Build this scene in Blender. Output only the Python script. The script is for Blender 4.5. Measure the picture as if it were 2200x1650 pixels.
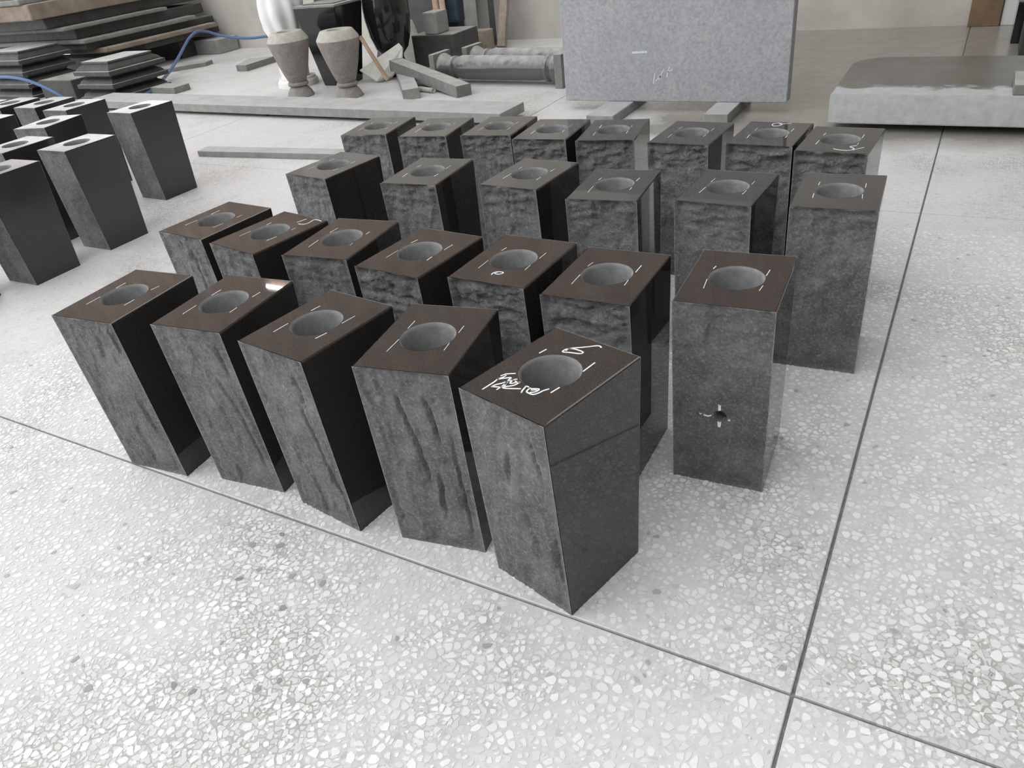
import bpy, bmesh, math, random
import numpy as np
from mathutils import Vector, Matrix, noise

for _o in list(bpy.data.objects):
    bpy.data.objects.remove(_o)
SC = bpy.context.scene
COL = SC.collection
R = math.radians

# ------------------------------------------------------------------ camera, sky, exposure
# x runs along the rows of blocks, y towards the back wall, z up (metres)
cam_d = bpy.data.cameras.new('camera')
cam = bpy.data.objects.new('camera', cam_d)
COL.objects.link(cam)
CR = ((0.871708, 0.477612, -0.108341), (0.179164, -0.516828, -0.837082), (-0.455794, 0.71028, -0.536243))
CP = (0.0661, -0.7417, 1.0089)
cam.matrix_world = Matrix(((CR[0][0], -CR[1][0], -CR[2][0], CP[0]),
                           (CR[0][1], -CR[1][1], -CR[2][1], CP[1]),
                           (CR[0][2], -CR[1][2], -CR[2][2], CP[2]),
                           (0, 0, 0, 1)))
cam_d.sensor_width = 36.0
cam_d.lens = 26.694
cam_d.clip_start = 0.02
cam_d.clip_end = 300
SC.camera = cam

world = bpy.data.worlds.new('overcast_sky')
SC.world = world
world.use_nodes = True
_bg = world.node_tree.nodes['Background']
_bg.inputs['Color'].default_value = (0.975, 0.985, 1.0, 1)
_bg.inputs['Strength'].default_value = 2.0

SC.view_settings.view_transform = 'Standard'
SC.view_settings.look = 'None'
SC.view_settings.gamma = 1.0
SC.view_settings.use_curve_mapping = False
SC.view_settings.exposure = 0.47


# ------------------------------------------------------------------ helpers
def tag(o, label=None, cat=None, group=None, kind=None):
    if label: o['label'] = label
    if cat: o['category'] = cat
    if group: o['group'] = group
    if kind: o['kind'] = kind
    return o


def link(name, me, mat=None, parent=None, loc=(0, 0, 0), rz=0.0):
    o = bpy.data.objects.new(name, me)
    COL.objects.link(o)
    if mat is not None and me is not None and not me.materials:
        me.materials.append(mat)
    o.location = loc
    o.rotation_euler = (0, 0, rz)
    if parent: o.parent = parent
    return o


def empty(name, loc, rz=0.0):
    o = bpy.data.objects.new(name, None)
    o.empty_display_size = 0.05
    COL.objects.link(o)
    o.location = loc
    o.rotation_euler = (0, 0, rz)
    return o


def mesh(name, verts, faces, smooth=False):
    me = bpy.data.meshes.new(name)
    me.from_pydata([tuple(v) for v in verts], [], faces)
    if smooth:
        me.polygons.foreach_set('use_smooth', [True] * len(me.polygons))
    me.update()
    return me


def from_bm(name, bm, smooth=False):
    bmesh.ops.recalc_face_normals(bm, faces=bm.faces)
    me = bpy.data.meshes.new(name)
    bm.to_mesh(me)
    bm.free()
    if smooth:
        me.polygons.foreach_set('use_smooth', [True] * len(me.polygons))
    return me


def box_mesh(name, x0, x1, y0, y1, z0, z1, bev=0.004, seg=2, rough=0.0, seed=0, cuts=0):
    bm = bmesh.new()
    bmesh.ops.create_cube(bm, size=1.0)
    for v in bm.verts:
        v.co = Vector((x0 + (v.co.x + .5) * (x1 - x0), y0 + (v.co.y + .5) * (y1 - y0), z0 + (v.co.z + .5) * (z1 - z0)))
    if bev > 0:
        bmesh.ops.bevel(bm, geom=list(bm.edges), offset=bev, segments=seg, affect='EDGES', profile=0.5)
    if cuts:
        bmesh.ops.subdivide_edges(bm, edges=list(bm.edges), cuts=cuts, use_grid_fill=True)
    if rough:
        for v in bm.verts:
            v.co += noise.noise_vector(v.co * 9 + Vector((seed * 3.1, seed, 0))) * rough
    return from_bm(name, bm)


def lathe_mesh(name, prof, n=36, axis='z', smooth=True):
    """prof: list of (r, z). Closed at the ends when r == 0."""
    vs, fs = [], []
    for r, z in prof:
        for k in range(n):
            a = 2 * math.pi * k / n
            if axis == 'z': vs.append((r * math.cos(a), r * math.sin(a), z))
            else: vs.append((z, r * math.cos(a), r * math.sin(a)))
    for i in range(len(prof) - 1):
        for k in range(n):
            k2 = (k + 1) % n
            fs.append((i * n + k, i * n + k2, (i + 1) * n + k2, (i + 1) * n + k))
    bm = bmesh.new()
    bv = [bm.verts.new(v) for v in vs]
    for f in fs:
        bm.faces.new([bv[i] for i in f])
    bmesh.ops.remove_doubles(bm, verts=list(bm.verts), dist=1e-6)
    me = from_bm(name, bm, smooth)
    if smooth:
        try: me.set_sharp_from_angle(angle=R(38))
        except Exception: pass
    return me


def tube_mesh(name, pts, r, n=10, sub=6):
    P = [Vector(p) for p in pts]
    if sub > 1 and len(P) > 2:
        Q = []
        for i in range(len(P) - 1):
            p0, p1, p2, p3 = P[max(i - 1, 0)], P[i], P[i + 1], P[min(i + 2, len(P) - 1)]
            for k in range(sub):
                t = k / sub
                Q.append(.5 * ((2 * p1) + (p2 - p0) * t + (2 * p0 - 5 * p1 + 4 * p2 - p3) * t * t + (3 * p1 - p0 - 3 * p2 + p3) * t ** 3))
        Q.append(P[-1])
        P = Q
    vs, fs = [], []
    up = Vector((0.13, 0.21, 0.97))
    for i, p in enumerate(P):
        d = (P[min(i + 1, len(P) - 1)] - P[max(i - 1, 0)]).normalized()
        a = d.cross(up).normalized()
        b = a.cross(d).normalized()
        rr = r[i] if isinstance(r, (list, tuple)) else r
        for k in range(n):
            th = 2 * math.pi * k / n
            vs.append(p + a * rr * math.cos(th) + b * rr * math.sin(th))
    for i in range(len(P) - 1):
        for k in range(n):
            k2 = (k + 1) % n
            fs.append((i * n + k, i * n + k2, (i + 1) * n + k2, (i + 1) * n + k))
    fs.append(tuple(range(n)))
    fs.append(tuple(range((len(P) - 1) * n, len(P) * n))[::-1])
    return mesh(name, vs, fs, True)


def bar_mesh(name, p0, p1, w, h, bev=0.004):
    """rectangular bar from p0 to p1 (centre line), width w (horizontal), height h"""
    p0, p1 = Vector(p0), Vector(p1)
    d = (p1 - p0)
    L = d.length
    d.normalize()
    a = Vector((0, 0, 1)).cross(d)
    if a.length < 1e-4: a = Vector((1, 0, 0))
    a.normalize()
    b = d.cross(a)
    bm = bmesh.new()
    bmesh.ops.create_cube(bm, size=1.0)
    for v in bm.verts:
        c = v.co.copy()
        v.co = p0 + d * (c.x + .5) * L + a * c.y * w + b * c.z * h
    if bev:
        bmesh.ops.bevel(bm, geom=list(bm.edges), offset=bev, segments=2, affect='EDGES', profile=0.5)
    return from_bm(name, bm)


# ------------------------------------------------------------------ materials
class NT:
    def __init__(self, name):
        self.m = bpy.data.materials.new(name)
        self.m.use_nodes = True
        self.t = self.m.node_tree
        self.b = self.t.nodes['Principled BSDF']
        self.co = self.t.nodes.new('ShaderNodeTexCoord')

    def n(self, typ, **kw):
        nd = self.t.nodes.new(typ)
        for k, v in kw.items():
            if k.startswith('i_'):
                nd.inputs[k[2:].replace('_', ' ')].default_value = v
            else:
                setattr(nd, k, v)
        return nd

    def l(self, a, b):
        self.t.links.new(a, b)

    def noise(self, scale, detail=4, rough=.55, vec=None, dims='3D', coord='Object', dist=0.0):
        nd = self.n('ShaderNodeTexNoise', noise_dimensions=dims)
        nd.inputs['Scale'].default_value = scale
        nd.inputs['Detail'].default_value = detail
        nd.inputs['Roughness'].default_value = rough
        nd.inputs['Distortion'].default_value = dist
        self.l(vec if vec is not None else self.co.outputs[coord], nd.inputs['Vector'])
        return nd.outputs['Fac']

    def ramp(self, fac, stops, interp='LINEAR'):
        nd = self.n('ShaderNodeValToRGB')
        cr = nd.color_ramp
        cr.interpolation = interp
        while len(cr.elements) < len(stops): cr.elements.new(.5)
        for e, (p, c) in zip(cr.elements, stops):
            e.position = p
            e.color = (c, c, c, 1) if isinstance(c, (int, float)) else (*c, 1)
        self.l(fac, nd.inputs['Fac'])
        return nd.outputs['Color']

    def mix(self, fac, a, b, blend='MIX'):
        nd = self.n('ShaderNodeMix', data_type='RGBA', blend_type=blend)
        for s, v in ((nd.inputs[0], fac), (nd.inputs[6], a), (nd.inputs[7], b)):
            if isinstance(v, (int, float)): s.default_value = v
            elif isinstance(v, tuple): s.default_value = (*v, 1)
            else: self.l(v, s)
        return nd.outputs[2]

    def math(self, op, a, b=None, clamp=False):
        nd = self.n('ShaderNodeMath', operation=op, use_clamp=clamp)
        for s, v in ((nd.inputs[0], a), (nd.inputs[1], b)):
            if v is None: continue
            if isinstance(v, (int, float)): s.default_value = v
            else: self.l(v, s)
        return nd.outputs[0]

    def bump(self, height, strength=.3, dist=.002):
        nd = self.n('ShaderNodeBump')
        nd.inputs['Strength'].default_value = strength
        nd.inputs['Distance'].default_value = dist
        self.l(height, nd.inputs['Height'])
        self.l(nd.outputs['Normal'], self.b.inputs['Normal'])

    def set(self, **kw):
        for k, v in kw.items():
            s = self.b.inputs[k.replace('_', ' ')]
            if isinstance(v, (int, float)): s.default_value = v
            elif isinstance(v, tuple): s.default_value = (*v, 1)
            else: self.l(v, s)
        return self.m


def simple(name, col, rough=.7, var=.25, scale=12, bump=.15, spec=.3, speck=0, coord='Object'):
    t = NT(name)
    f = t.noise(scale, 6, .6, coord=coord)
    lo = tuple(c * (1 - var) for c in col)
    hi = tuple(min(1, c * (1 + var)) for c in col)
    c = t.ramp(f, [(.28, lo), (.72, hi)])
    if speck:
        f2 = t.noise(speck, 2, .5, coord=coord)
        c = t.mix(t.ramp(f2, [(.35, .75), (.65, 1.2)]), (0, 0, 0), c, 'MIX')
    if bump:
        t.bump(t.noise(scale * 6, 4, .6, coord=coord), bump, .002)
    return t.set(Base_Color=c, Roughness=rough, Specular_IOR_Level=spec)


def polished(name, col, rough=.05, ior=1.55, speck=.6):
    t = NT(name)
    f = t.noise(420, 2, .6)
    c = t.ramp(f, [(.35, tuple(x * (1 - speck * .5) for x in col)), (.6, col), (.78, tuple(min(1, x * (1 + 2.2 * speck)) for x in col))])
    r = t.ramp(t.noise(7, 4, .6), [(.3, rough), (.75, rough * 2.0)])
    return t.set(Base_Color=c, Roughness=r, IOR=ior)


def split_stone(name, lo, hi):
    t = NT(name)
    co = t.co.outputs['Object']
    big = t.noise(9, 6, .6, dist=.5)
    mid = t.noise(38, 6, .68, dist=.6)
    fine = t.noise(190, 5, .7)
    c = t.ramp(big, [(.28, lo), (.5, tuple((a * .55 + b * .45) for a, b in zip(lo, hi))), (.75, hi)])
    c = t.mix(t.ramp(mid, [(.34, .38), (.46, 0.0)]), c, tuple(x * .6 for x in lo))
    c = t.mix(t.ramp(mid, [(.52, 0.0), (.74, .5)]), c, tuple(min(1, x * 1.3) for x in hi))
    c = t.mix(t.ramp(fine, [(.35, .3), (.48, 0.0)]), c, tuple(x * .6 for x in lo))
    c = t.mix(t.ramp(fine, [(.52, 0.0), (.72, .7)]), c, tuple(min(1, x * 1.7) for x in hi))
    # crushed, whitish arris along the top and side edges
    sep = t.n('ShaderNodeSeparateXYZ')
    t.l(co, sep.inputs[0])
    nz = t.math('MULTIPLY', t.noise(90, 3, .6), .006)
    top = t.math('GREATER_THAN', t.math('ADD', sep.outputs[2], nz), .4000)
    sd = t.math('LESS_THAN', t.math('SUBTRACT', t.math('MINIMUM', sep.outputs[0], t.math('SUBTRACT', .1735, sep.outputs[0])), nz), -.0016)
    edge = t.math('MAXIMUM', top, sd)
    c = t.mix(t.math('MULTIPLY', edge, .55), c, (.50, .51, .51))
    h = t.math('ADD', t.noise(55, 9, .72), t.math('MULTIPLY', fine, .3))
    t.bump(h, .9, .012)
    return t.set(Base_Color=c, Roughness=.8, Specular_IOR_Level=.35)


def sawn(name):
    t = NT(name)
    f = t.noise(70, 6, .7)
    c = t.ramp(f, [(.3, (.27, .28, .295)), (.7, (.46, .47, .485))])
    st = t.n('ShaderNodeMapping')
    st.inputs['Scale'].default_value = (14, 14, 2.5)
    t.l(t.co.outputs['Object'], st.inputs['Vector'])
    c = t.mix(t.ramp(t.noise(1.0, 4, .6, vec=st.outputs[0]), [(.55, 0.0), (.75, .35)]), c, (.55, .55, .54))
    c = t.mix(t.ramp(t.noise(2.5, 3, .5), [(.35, .25), (.6, 0.0)]), c, (.27, .285, .32))
    t.bump(t.noise(260, 3, .6), .2, .002)
    return t.set(Base_Color=c, Roughness=.75, Specular_IOR_Level=.3)


M_POL = polished('polished_black_granite', (.042, .039, .036), .018)
M_HONE = polished('honed_black_granite', (.040, .038, .035), .13)
M_SPLIT = split_stone('split_granite_face', (.135, .136, .138), (.285, .287, .292))
M_CORE = simple('core_drilled_granite', (.215, .22, .222), .85, .2, 60, .25, .2)
M_PAINT = simple('white_paint_pen', (.86, .88, .89), .5, .05, 80, 0, .4)


def wet_mask(t):
    """wet / stained stretch of floor by the back wall, its edge ragged; 1 = wet"""
    sep = t.n('ShaderNodeSeparateXYZ')
    t.l(t.co.outputs['Object'], sep.inputs[0])
    x, y = sep.outputs[0], sep.outputs[1]
    nz = t.math('MULTIPLY', t.math('SUBTRACT', t.noise(2.6, 5, .6), .5), 1.1)
    fx = t.math('MULTIPLY', t.math('ADD', t.math('ADD', x, 1.45), nz), 3.5, True)
    fy = t.math('MULTIPLY', t.math('ADD', t.math('SUBTRACT', y, 2.62), t.math('MULTIPLY', nz, .35)), 5.0, True)
    return t.math('MULTIPLY', fx, fy, True)


def dust_mask(t):
    a = t.noise(1.7, 4, .6, dist=.3)
    return t.ramp(a, [(.36, 0.0), (.52, 1.0)])


def make_floor_mat():
    t = NT('terrazzo_matrix')
    dust = dust_mask(t)
    v = t.n('ShaderNodeTexVoronoi', voronoi_dimensions='2D', feature='F1')
    v.inputs['Scale'].default_value = 95
    v.inputs['Randomness'].default_value = 1
    t.l(t.co.outputs['Object'], v.inputs['Vector'])
    ve = t.n('ShaderNodeTexVoronoi', voronoi_dimensions='2D', feature='DISTANCE_TO_EDGE')
    ve.inputs['Scale'].default_value = 95
    t.l(t.co.outputs['Object'], ve.inputs['Vector'])
    sepc = t.n('ShaderNodeSeparateColor')
    t.l(v.outputs['Color'], sepc.inputs[0])
    chip = t.ramp(t.math('SUBTRACT', ve.outputs['Distance'], t.math('MULTIPLY', sepc.outputs[1], .16)), [(.03, 0), (.06, 1)])
    ccol = t.ramp(sepc.outputs[0], [(.0, (.42, .42, .42)), (.06, (.62, .61, .60)), (.5, (.70, .70, .69)), (1, (.80, .80, .79))])
    mat_clear = t.ramp(t.noise(40, 5, .6), [(.3, (.40, .385, .365)), (.7, (.50, .485, .465))])
    mat_dust = t.ramp(t.noise(25, 6, .6), [(.3, (.66, .66, .658)), (.7, (.73, .73, .725))])
    mcol = t.mix(dust, mat_clear, mat_dust)
    ccol = t.mix(t.math('MULTIPLY', dust, .55), ccol, (.66, .66, .655))
    c = t.mix(chip, mcol, ccol)
    blot = t.ramp(t.noise(.9, 5, .6), [(.35, .88), (.65, 1.0)])
    c = t.mix(1.0, c, blot, 'MULTIPLY')
    spots = t.ramp(t.noise(14, 3, .5), [(.70, 0.0), (.76, .35)])
    c = t.mix(spots, c, (.40, .41, .42))
    wet = wet_mask(t)
    c = t.mix(wet, c, t.ramp(t.noise(9, 5, .65), [(.3, (.27, .255, .22)), (.7, (.32, .305, .27))]))
    t.bump(t.noise(220, 3, .6), .06, .001)
    r = t.mix(wet, (.48, .48, .48), (.22, .22, .22))
    return t.set(Base_Color=c, Roughness=r, Specular_IOR_Level=.32)


def make_chip_mat():
    t = NT('terrazzo_marble_chips')
    a = t.n('ShaderNodeAttribute', attribute_name='chip_colour')
    dust = dust_mask(t)
    c = t.mix(t.math('MULTIPLY', dust, .35), a.outputs['Color'], (.74, .74, .74))
    c = t.mix(t.ramp(t.noise(130, 3, .6), [(.4, 0.0), (.8, .12)]), c, (.45, .45, .45))
    return t.set(Base_Color=c, Roughness=.42, Specular_IOR_Level=.32)


M_FLOOR = make_floor_mat()
M_CHIP = make_chip_mat()
M_JOINT = simple('dark_joint_filler', (.20, .205, .205), .9, .35, 90, .3, .2)
M_WALL = simple('stained_concrete_wall', (.55, .53, .49), .9, .2, 2.2, .25, .2)
M_CLAD = simple('rusty_brown_sheet', (.33, .24, .192), .6, .3, 3.0, .1, .3)
M_CEIL = simple('brown_roof_sheet', (.17, .13, .105), .7, .25, 2.0, .1, .3)
M_GROUND = simple('yard_concrete', (.5, .5, .48), .9, .15, 1.0, .2, .2)
M_GREY = sawn('sawn_grey_granite')
def dust_lit_tops(name, col, rough=.6, var=.3, scale=14, dust=(.50, .49, .46), lim=.8):
    """stone with upward faces painted pale: settled dust plus the light on them"""
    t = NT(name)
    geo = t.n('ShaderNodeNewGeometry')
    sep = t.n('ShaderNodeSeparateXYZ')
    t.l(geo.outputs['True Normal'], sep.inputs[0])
    up = t.math('MULTIPLY', t.math('SUBTRACT', sep.outputs[2], lim), 8, True)  # upward faces turn paler, painting in light from above
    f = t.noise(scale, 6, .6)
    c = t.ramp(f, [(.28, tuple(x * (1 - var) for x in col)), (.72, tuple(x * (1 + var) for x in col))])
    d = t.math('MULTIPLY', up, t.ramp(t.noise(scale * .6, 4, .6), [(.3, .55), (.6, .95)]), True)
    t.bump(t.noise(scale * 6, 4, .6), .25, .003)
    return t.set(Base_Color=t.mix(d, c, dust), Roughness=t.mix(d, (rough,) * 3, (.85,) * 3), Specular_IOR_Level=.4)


M_GREYD = dust_lit_tops('dusty_lit_grey_stone', (.27, .275, .26), .8, .2, 16, (.47, .48, .48))  # paler tops: dust and light from above, both in the colour
M_GREYG = dust_lit_tops('grey_green_stone', (.20, .21, .195), .8, .2, 20, (.44, .45, .43))
M_DARKST = dust_lit_tops('dark_sawn_stone', (.052, .052, .050), lim=.9)
M_DUSTY = simple('dusty_stone_top', (.48, .47, .44), .9, .2, 12, .3, .2)
M_BROWNST = dust_lit_tops('rough_brown_slab', (.24, .195, .155), .9, .35, 7)
M_BLACK = polished('polished_black_stone', (.014, .015, .016), .06)
M_URN = simple('brown_pink_granite', (.27, .245, .225), .6, .2, 30, .15, .35, speck=200)
M_URNTOP = simple('unpolished_urn_shoulder', (.46, .44, .40), .85, .15, 26, .25, .2)
M_MARBLE = simple('white_marble', (.80, .80, .80), .55, .06, 6, .2, .35)
M_WOOD = simple('pale_pine_wood', (.50, .36, .26), .75, .2, 30, .2, .3)
M_WOODG = simple('weathered_timber', (.32, .28, .23), .85, .25, 22, .3, .2)
M_BROWN = simple('brown_painted_post', (.20, .14, .085), .7, .2, 9, .15, .3)
M_HOSE = simple('blue_plastic_hose', (.085, .145, .30), .4, .1, 40, 0, .5)
M_BLUE = simple('dusty_blue_steel', (.07, .095, .14), .55, .25, 12, .1, .4)
M_PLASTER = simple('white_plaster_board', (.62, .62, .57), .9, .1, 20, .3, .2)
M_CHALK = simple('faint_chalk', (.60, .63, .66), .9, .15, 120, .2, .2)
M_WHITEP = simple('white_painted_panel', (.72, .73, .72), .7, .08, 5, .1, .3)


def wet_slab_mat():
    t = NT('wet_topped_granite_slab')
    sep = t.n('ShaderNodeSeparateXYZ')
    t.l(t.co.outputs['Object'], sep.inputs[0])
    nz = t.math('MULTIPLY', t.math('SUBTRACT', t.noise(9, 5, .65), .5), .28)
    f = t.math('MULTIPLY', t.math('ADD', t.math('SUBTRACT', sep.outputs[1], .11), nz), 22, True)
    top = t.math('MULTIPLY', t.math('SUBTRACT', sep.outputs[2], .148), 400, True)
    wet = t.math('MULTIPLY', f, top, True)
    dry = t.ramp(t.noise(26, 6, .6), [(.3, (.40, .415, .42)), (.7, (.52, .53, .53))])
    dark = t.ramp(t.noise(7, 5, .6), [(.3, (.115, .11, .10)), (.7, (.17, .165, .15))])
    t.bump(t.noise(140, 4, .6), .15, .002)
    return t.set(Base_Color=t.mix(wet, dry, dark), Roughness=t.mix(wet, (.8, .8, .8), (.3, .3, .3)), Specular_IOR_Level=.35)


M_WETSLAB = wet_slab_mat()

# ------------------------------------------------------------------ the setting
YW = 5.34                       # face of the back wall
floor = link('floor', box_mesh('floor', -12, 8, -7, YW + .25, -.2, -.006, 0), M_JOINT)
tag(floor, 'pale terrazzo workshop floor laid in large panels', None, None, 'structure')
JW = 0.0026
rows_y = [(-7, -3.9), (-3.9, -1.95), (-1.95, 0.0), (0.0, 1.95), (1.95, 3.9), (3.9, YW + .25)]
cuts = {2: [-12, -8, -4, 0, 4, 8], 3: [-12, -8, -4, 0, 4, 8]}
for i, (y0, y1) in enumerate(rows_y):
    xs = cuts.get(i, [-12, -10, -8, -6, -4, -2, 0, 2, 4, 6, 8])
    for x0, x1 in zip(xs[:-1], xs[1:]):
        link('floor_panel', box_mesh('floor_panel', x0 + JW, x1 - JW, y0 + JW, y1 - JW, -.02, 0, .0015, 1), M_FLOOR, floor)


def terrazzo_chips():
    rng = np.random.default_rng(7)
    G = 0.0118
    fx, fy = -.455794, .71028
    fl = math.hypot(fx, fy); fx /= fl; fy /= fl
    xs = np.arange(-2.9, 1.9, G); ys = np.arange(-.75, 1.9, G)
    nx, ny = len(xs), len(ys)
    X, Y = np.meshgrid(xs, ys, indexing='ij')
    X = X + rng.uniform(-.52, .52, X.shape) * G
    Y = Y + rng.uniform(-.52, .52, Y.shape) * G
    alive = rng.random(X.shape) > .26
    A = rng.uniform(0, math.pi, X.shape)
    ND = 9
    I, J = np.nonzero(alive)
    px, py = X[I, J], Y[I, J]
    dx, dy = px - CP[0], py - CP[1]
    fw = dx * fx + dy * fy; la = np.abs(dx * fy - dy * fx)
    dist = np.hypot(dx, dy)
    near_joint = np.minimum(np.abs(px), np.abs(py)) < .006
    keep = (fw > .34) & (dist < 2.55) & (la < .36 + .78 * fw) & (I > 2) & (J > 2) & (I < nx - 3) & (J < ny - 3) & ~near_joint
    keep &= ~((px < 0) & (px < -4))
    I, J, px, py, dist = I[keep], J[keep], px[keep], py[keep], dist[keep]
    N = len(px)
    th = (np.arange(ND)[None, :] + rng.uniform(-.25, .25, (N, ND))) * (2 * math.pi / ND) + rng.uniform(0, 7, (N, 1))
    r = np.full((N, ND), .016)
    for a in range(-2, 3):
        for b in range(-2, 3):
            if a == 0 and b == 0: continue
            ok = alive[I + a, J + b]
            ex_, ey_ = X[I + a, J + b] - px, Y[I + a, J + b] - py
            dd = np.hypot(ex_, ey_) + 1e-9
            ph = np.arctan2(ey_, ex_)
            c = np.cos(th - ph[:, None])
            rr = np.where((c > .05) & ok[:, None], (dd[:, None] * .5) / np.maximum(c, .05), 9)
            r = np.minimum(r, rr)
    gap = rng.uniform(.0004, .0016, (N, 1))
    small = rng.random((N, 1)) < .5
    shrink = np.where(small, rng.uniform(.35, .68, (N, 1)), rng.uniform(.76, .97, (N, 1)))
    r = np.maximum(r * shrink - gap, .0006)
    r = np.minimum(r, np.maximum(np.minimum(np.abs(px), np.abs(py))[:, None] - .004, .0005))
    vx = px[:, None] + r * np.cos(th); vy = py[:, None] + r * np.sin(th)
    order = np.argsort(th, axis=1)
    vx = np.take_along_axis(vx, order, 1); vy = np.take_along_axis(vy, order, 1)
    r2 = np.take_along_axis(r, order, 1); th2 = np.take_along_axis(th, order, 1)
    zt = np.full_like(vx, .0006)
    bx = px[:, None] + (r2 + .0004) * np.cos(th2); by = py[:, None] + (r2 + .0004) * np.sin(th2)
    zb = np.full_like(vx, -.0006)
    top = np.stack([vx, vy, zt], 2); bot = np.stack([bx, by, zb], 2)
    V = np.concatenate([top, bot], 1).reshape(-1, 3)
    base = (np.arange(N) * 2 * ND)[:, None]
    k = np.arange(ND); k2 = (k + 1) % ND
    ftop = base + k[None, :]
    fs = np.stack([np.broadcast_to(ND + k, (N, ND)), np.broadcast_to(ND + k2, (N, ND)), np.broadcast_to(k2, (N, ND)), np.broadcast_to(k, (N, ND))], 2) + base[:, :, None]
    u = rng.random(N)
    g = np.where(u < .012, rng.uniform(.22, .36, N), np.where(u < .25, rng.uniform(.64, .72, N), rng.uniform(.76, .93, N)))
    tint = rng.uniform(-.02, .015, N)
    colv = np.stack([g, g + tint * .3, g + tint, np.ones(N)], 1)
    panel = (px > 0).astype(int) * 2 + (py > 0).astype(int)
    for q in range(4):
        m = np.nonzero(panel == q)[0]
        if len(m) == 0: continue
        n = len(m)
        v = V.reshape(N, 2 * ND, 3)[m].reshape(-1, 3)
        b = (np.arange(n) * 2 * ND)[:, None]
        lt = (b + k[None, :]).reshape(-1)
        ls = (np.stack([np.broadcast_to(ND + k, (n, ND)), np.broadcast_to(ND + k2, (n, ND)), np.broadcast_to(k2, (n, ND)), np.broadcast_to(k, (n, ND))], 2) + b[:, :, None]).reshape(-1)
        me = bpy.data.meshes.new('terrazzo_chips')
        me.vertices.add(len(v)); me.vertices.foreach_set('co', v.ravel().astype(np.float32))
        me.loops.add(len(lt) + len(ls)); me.loops.foreach_set('vertex_index', np.concatenate([lt, ls]).astype(np.int32))
        starts = np.concatenate([np.arange(n) * ND, len(lt) + np.arange(n * ND) * 4]).astype(np.int32)
        me.polygons.add(len(starts)); me.polygons.foreach_set('loop_start', starts)
        me.update(calc_edges=True); me.validate(); me.shade_flat()
        at = me.color_attributes.new('chip_colour', 'FLOAT_COLOR', 'POINT')
        at.data.foreach_set('color', np.repeat(colv[m], 2 * ND, axis=0).ravel().astype(np.float32))
        ix = {0: (-4, -1.95), 1: (-4, 0.0), 2: (0, -1.95), 3: (0, 0.0)}[q]
        host = floor
        for ch in floor.children:
            bb = ch.bound_box
            if abs(bb[0][0] - ix[0]) < .02 and abs(bb[0][1] - ix[1]) < .02: host = ch
        o = link('terrazzo_chips', me, M_CHIP, host)
        tag(o, 'white marble chips set in the terrazzo', None, None, 'stuff')


terrazzo_chips()

wall = link('wall_back', box_mesh('wall_back', -8.0, 8, YW, YW + .22, 0, 2.3, 0), M_WALL)
tag(wall, 'stained beige concrete back wall', None, None, 'structure')
clad = empty('trim_1', (0, 0, 0)); tag(clad, 'brown sheet cladding above the back wall', None, None, 'structure')
for i in range(32):
    x = -17.6 + i * .8
    link('panel', box_mesh('panel', x + .001, x + .799, YW + .02, YW + .10, 2.3, 5.8, .002, 1), M_CLAD, clad)
ceil = empty('added_ceiling', (0, 0, 0)); tag(ceil, 'unseen brown roof sheets over the hall, gapped to shape the light', None, None, 'structure')  # unseen roof added; its gaps and overhang shape the light
for i in range(32):
    x = -17.6 + i * .8
    if x < 2 and i % 2: continue  # alternate sheets left out to let sky light in
    link('panel', box_mesh('panel', x + .006, x + .794, -1.6 if x < 2 else -7.0, YW + .2, 5.8, 5.86, .01, 1), M_CEIL, ceil)
wr = link('wall_right', box_mesh('wall_right', 8, 8.2, -7.2, YW + .22, 0, 5.8, 0), M_WALL)
tag(wr, 'concrete side wall at the right of the hall', None, None, 'structure')
wf = link('added_wall_front', box_mesh('added_wall_front', -6.5, 8, -7.2, -7.0, 0, 5.8, 0), M_WALL)  # unseen wall added to cut light from the front
tag(wf, 'unseen concrete wall behind the viewer, added to cut front light', None, None, 'structure')
gr = link('ground', box_mesh('ground', -70, 70, -70, 70, -.5, -.21, 0), M_GROUND)
tag(gr, 'concrete yard around the workshop', None, None, 'structure')

# ------------------------------------------------------------------ granite vase blocks
W, D, H = 0.1735, 0.2221, 0.40
TF, TB = 0.0191, 0.0194            # how far front and back lean in towards the foot
HX, HY, HR = 0.086, 0.112, 0.049   # drilled flower hole


def yf(z): return TF * (1 - z / H)
def yb(z): return D - TB * (1 - z / H)


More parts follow.
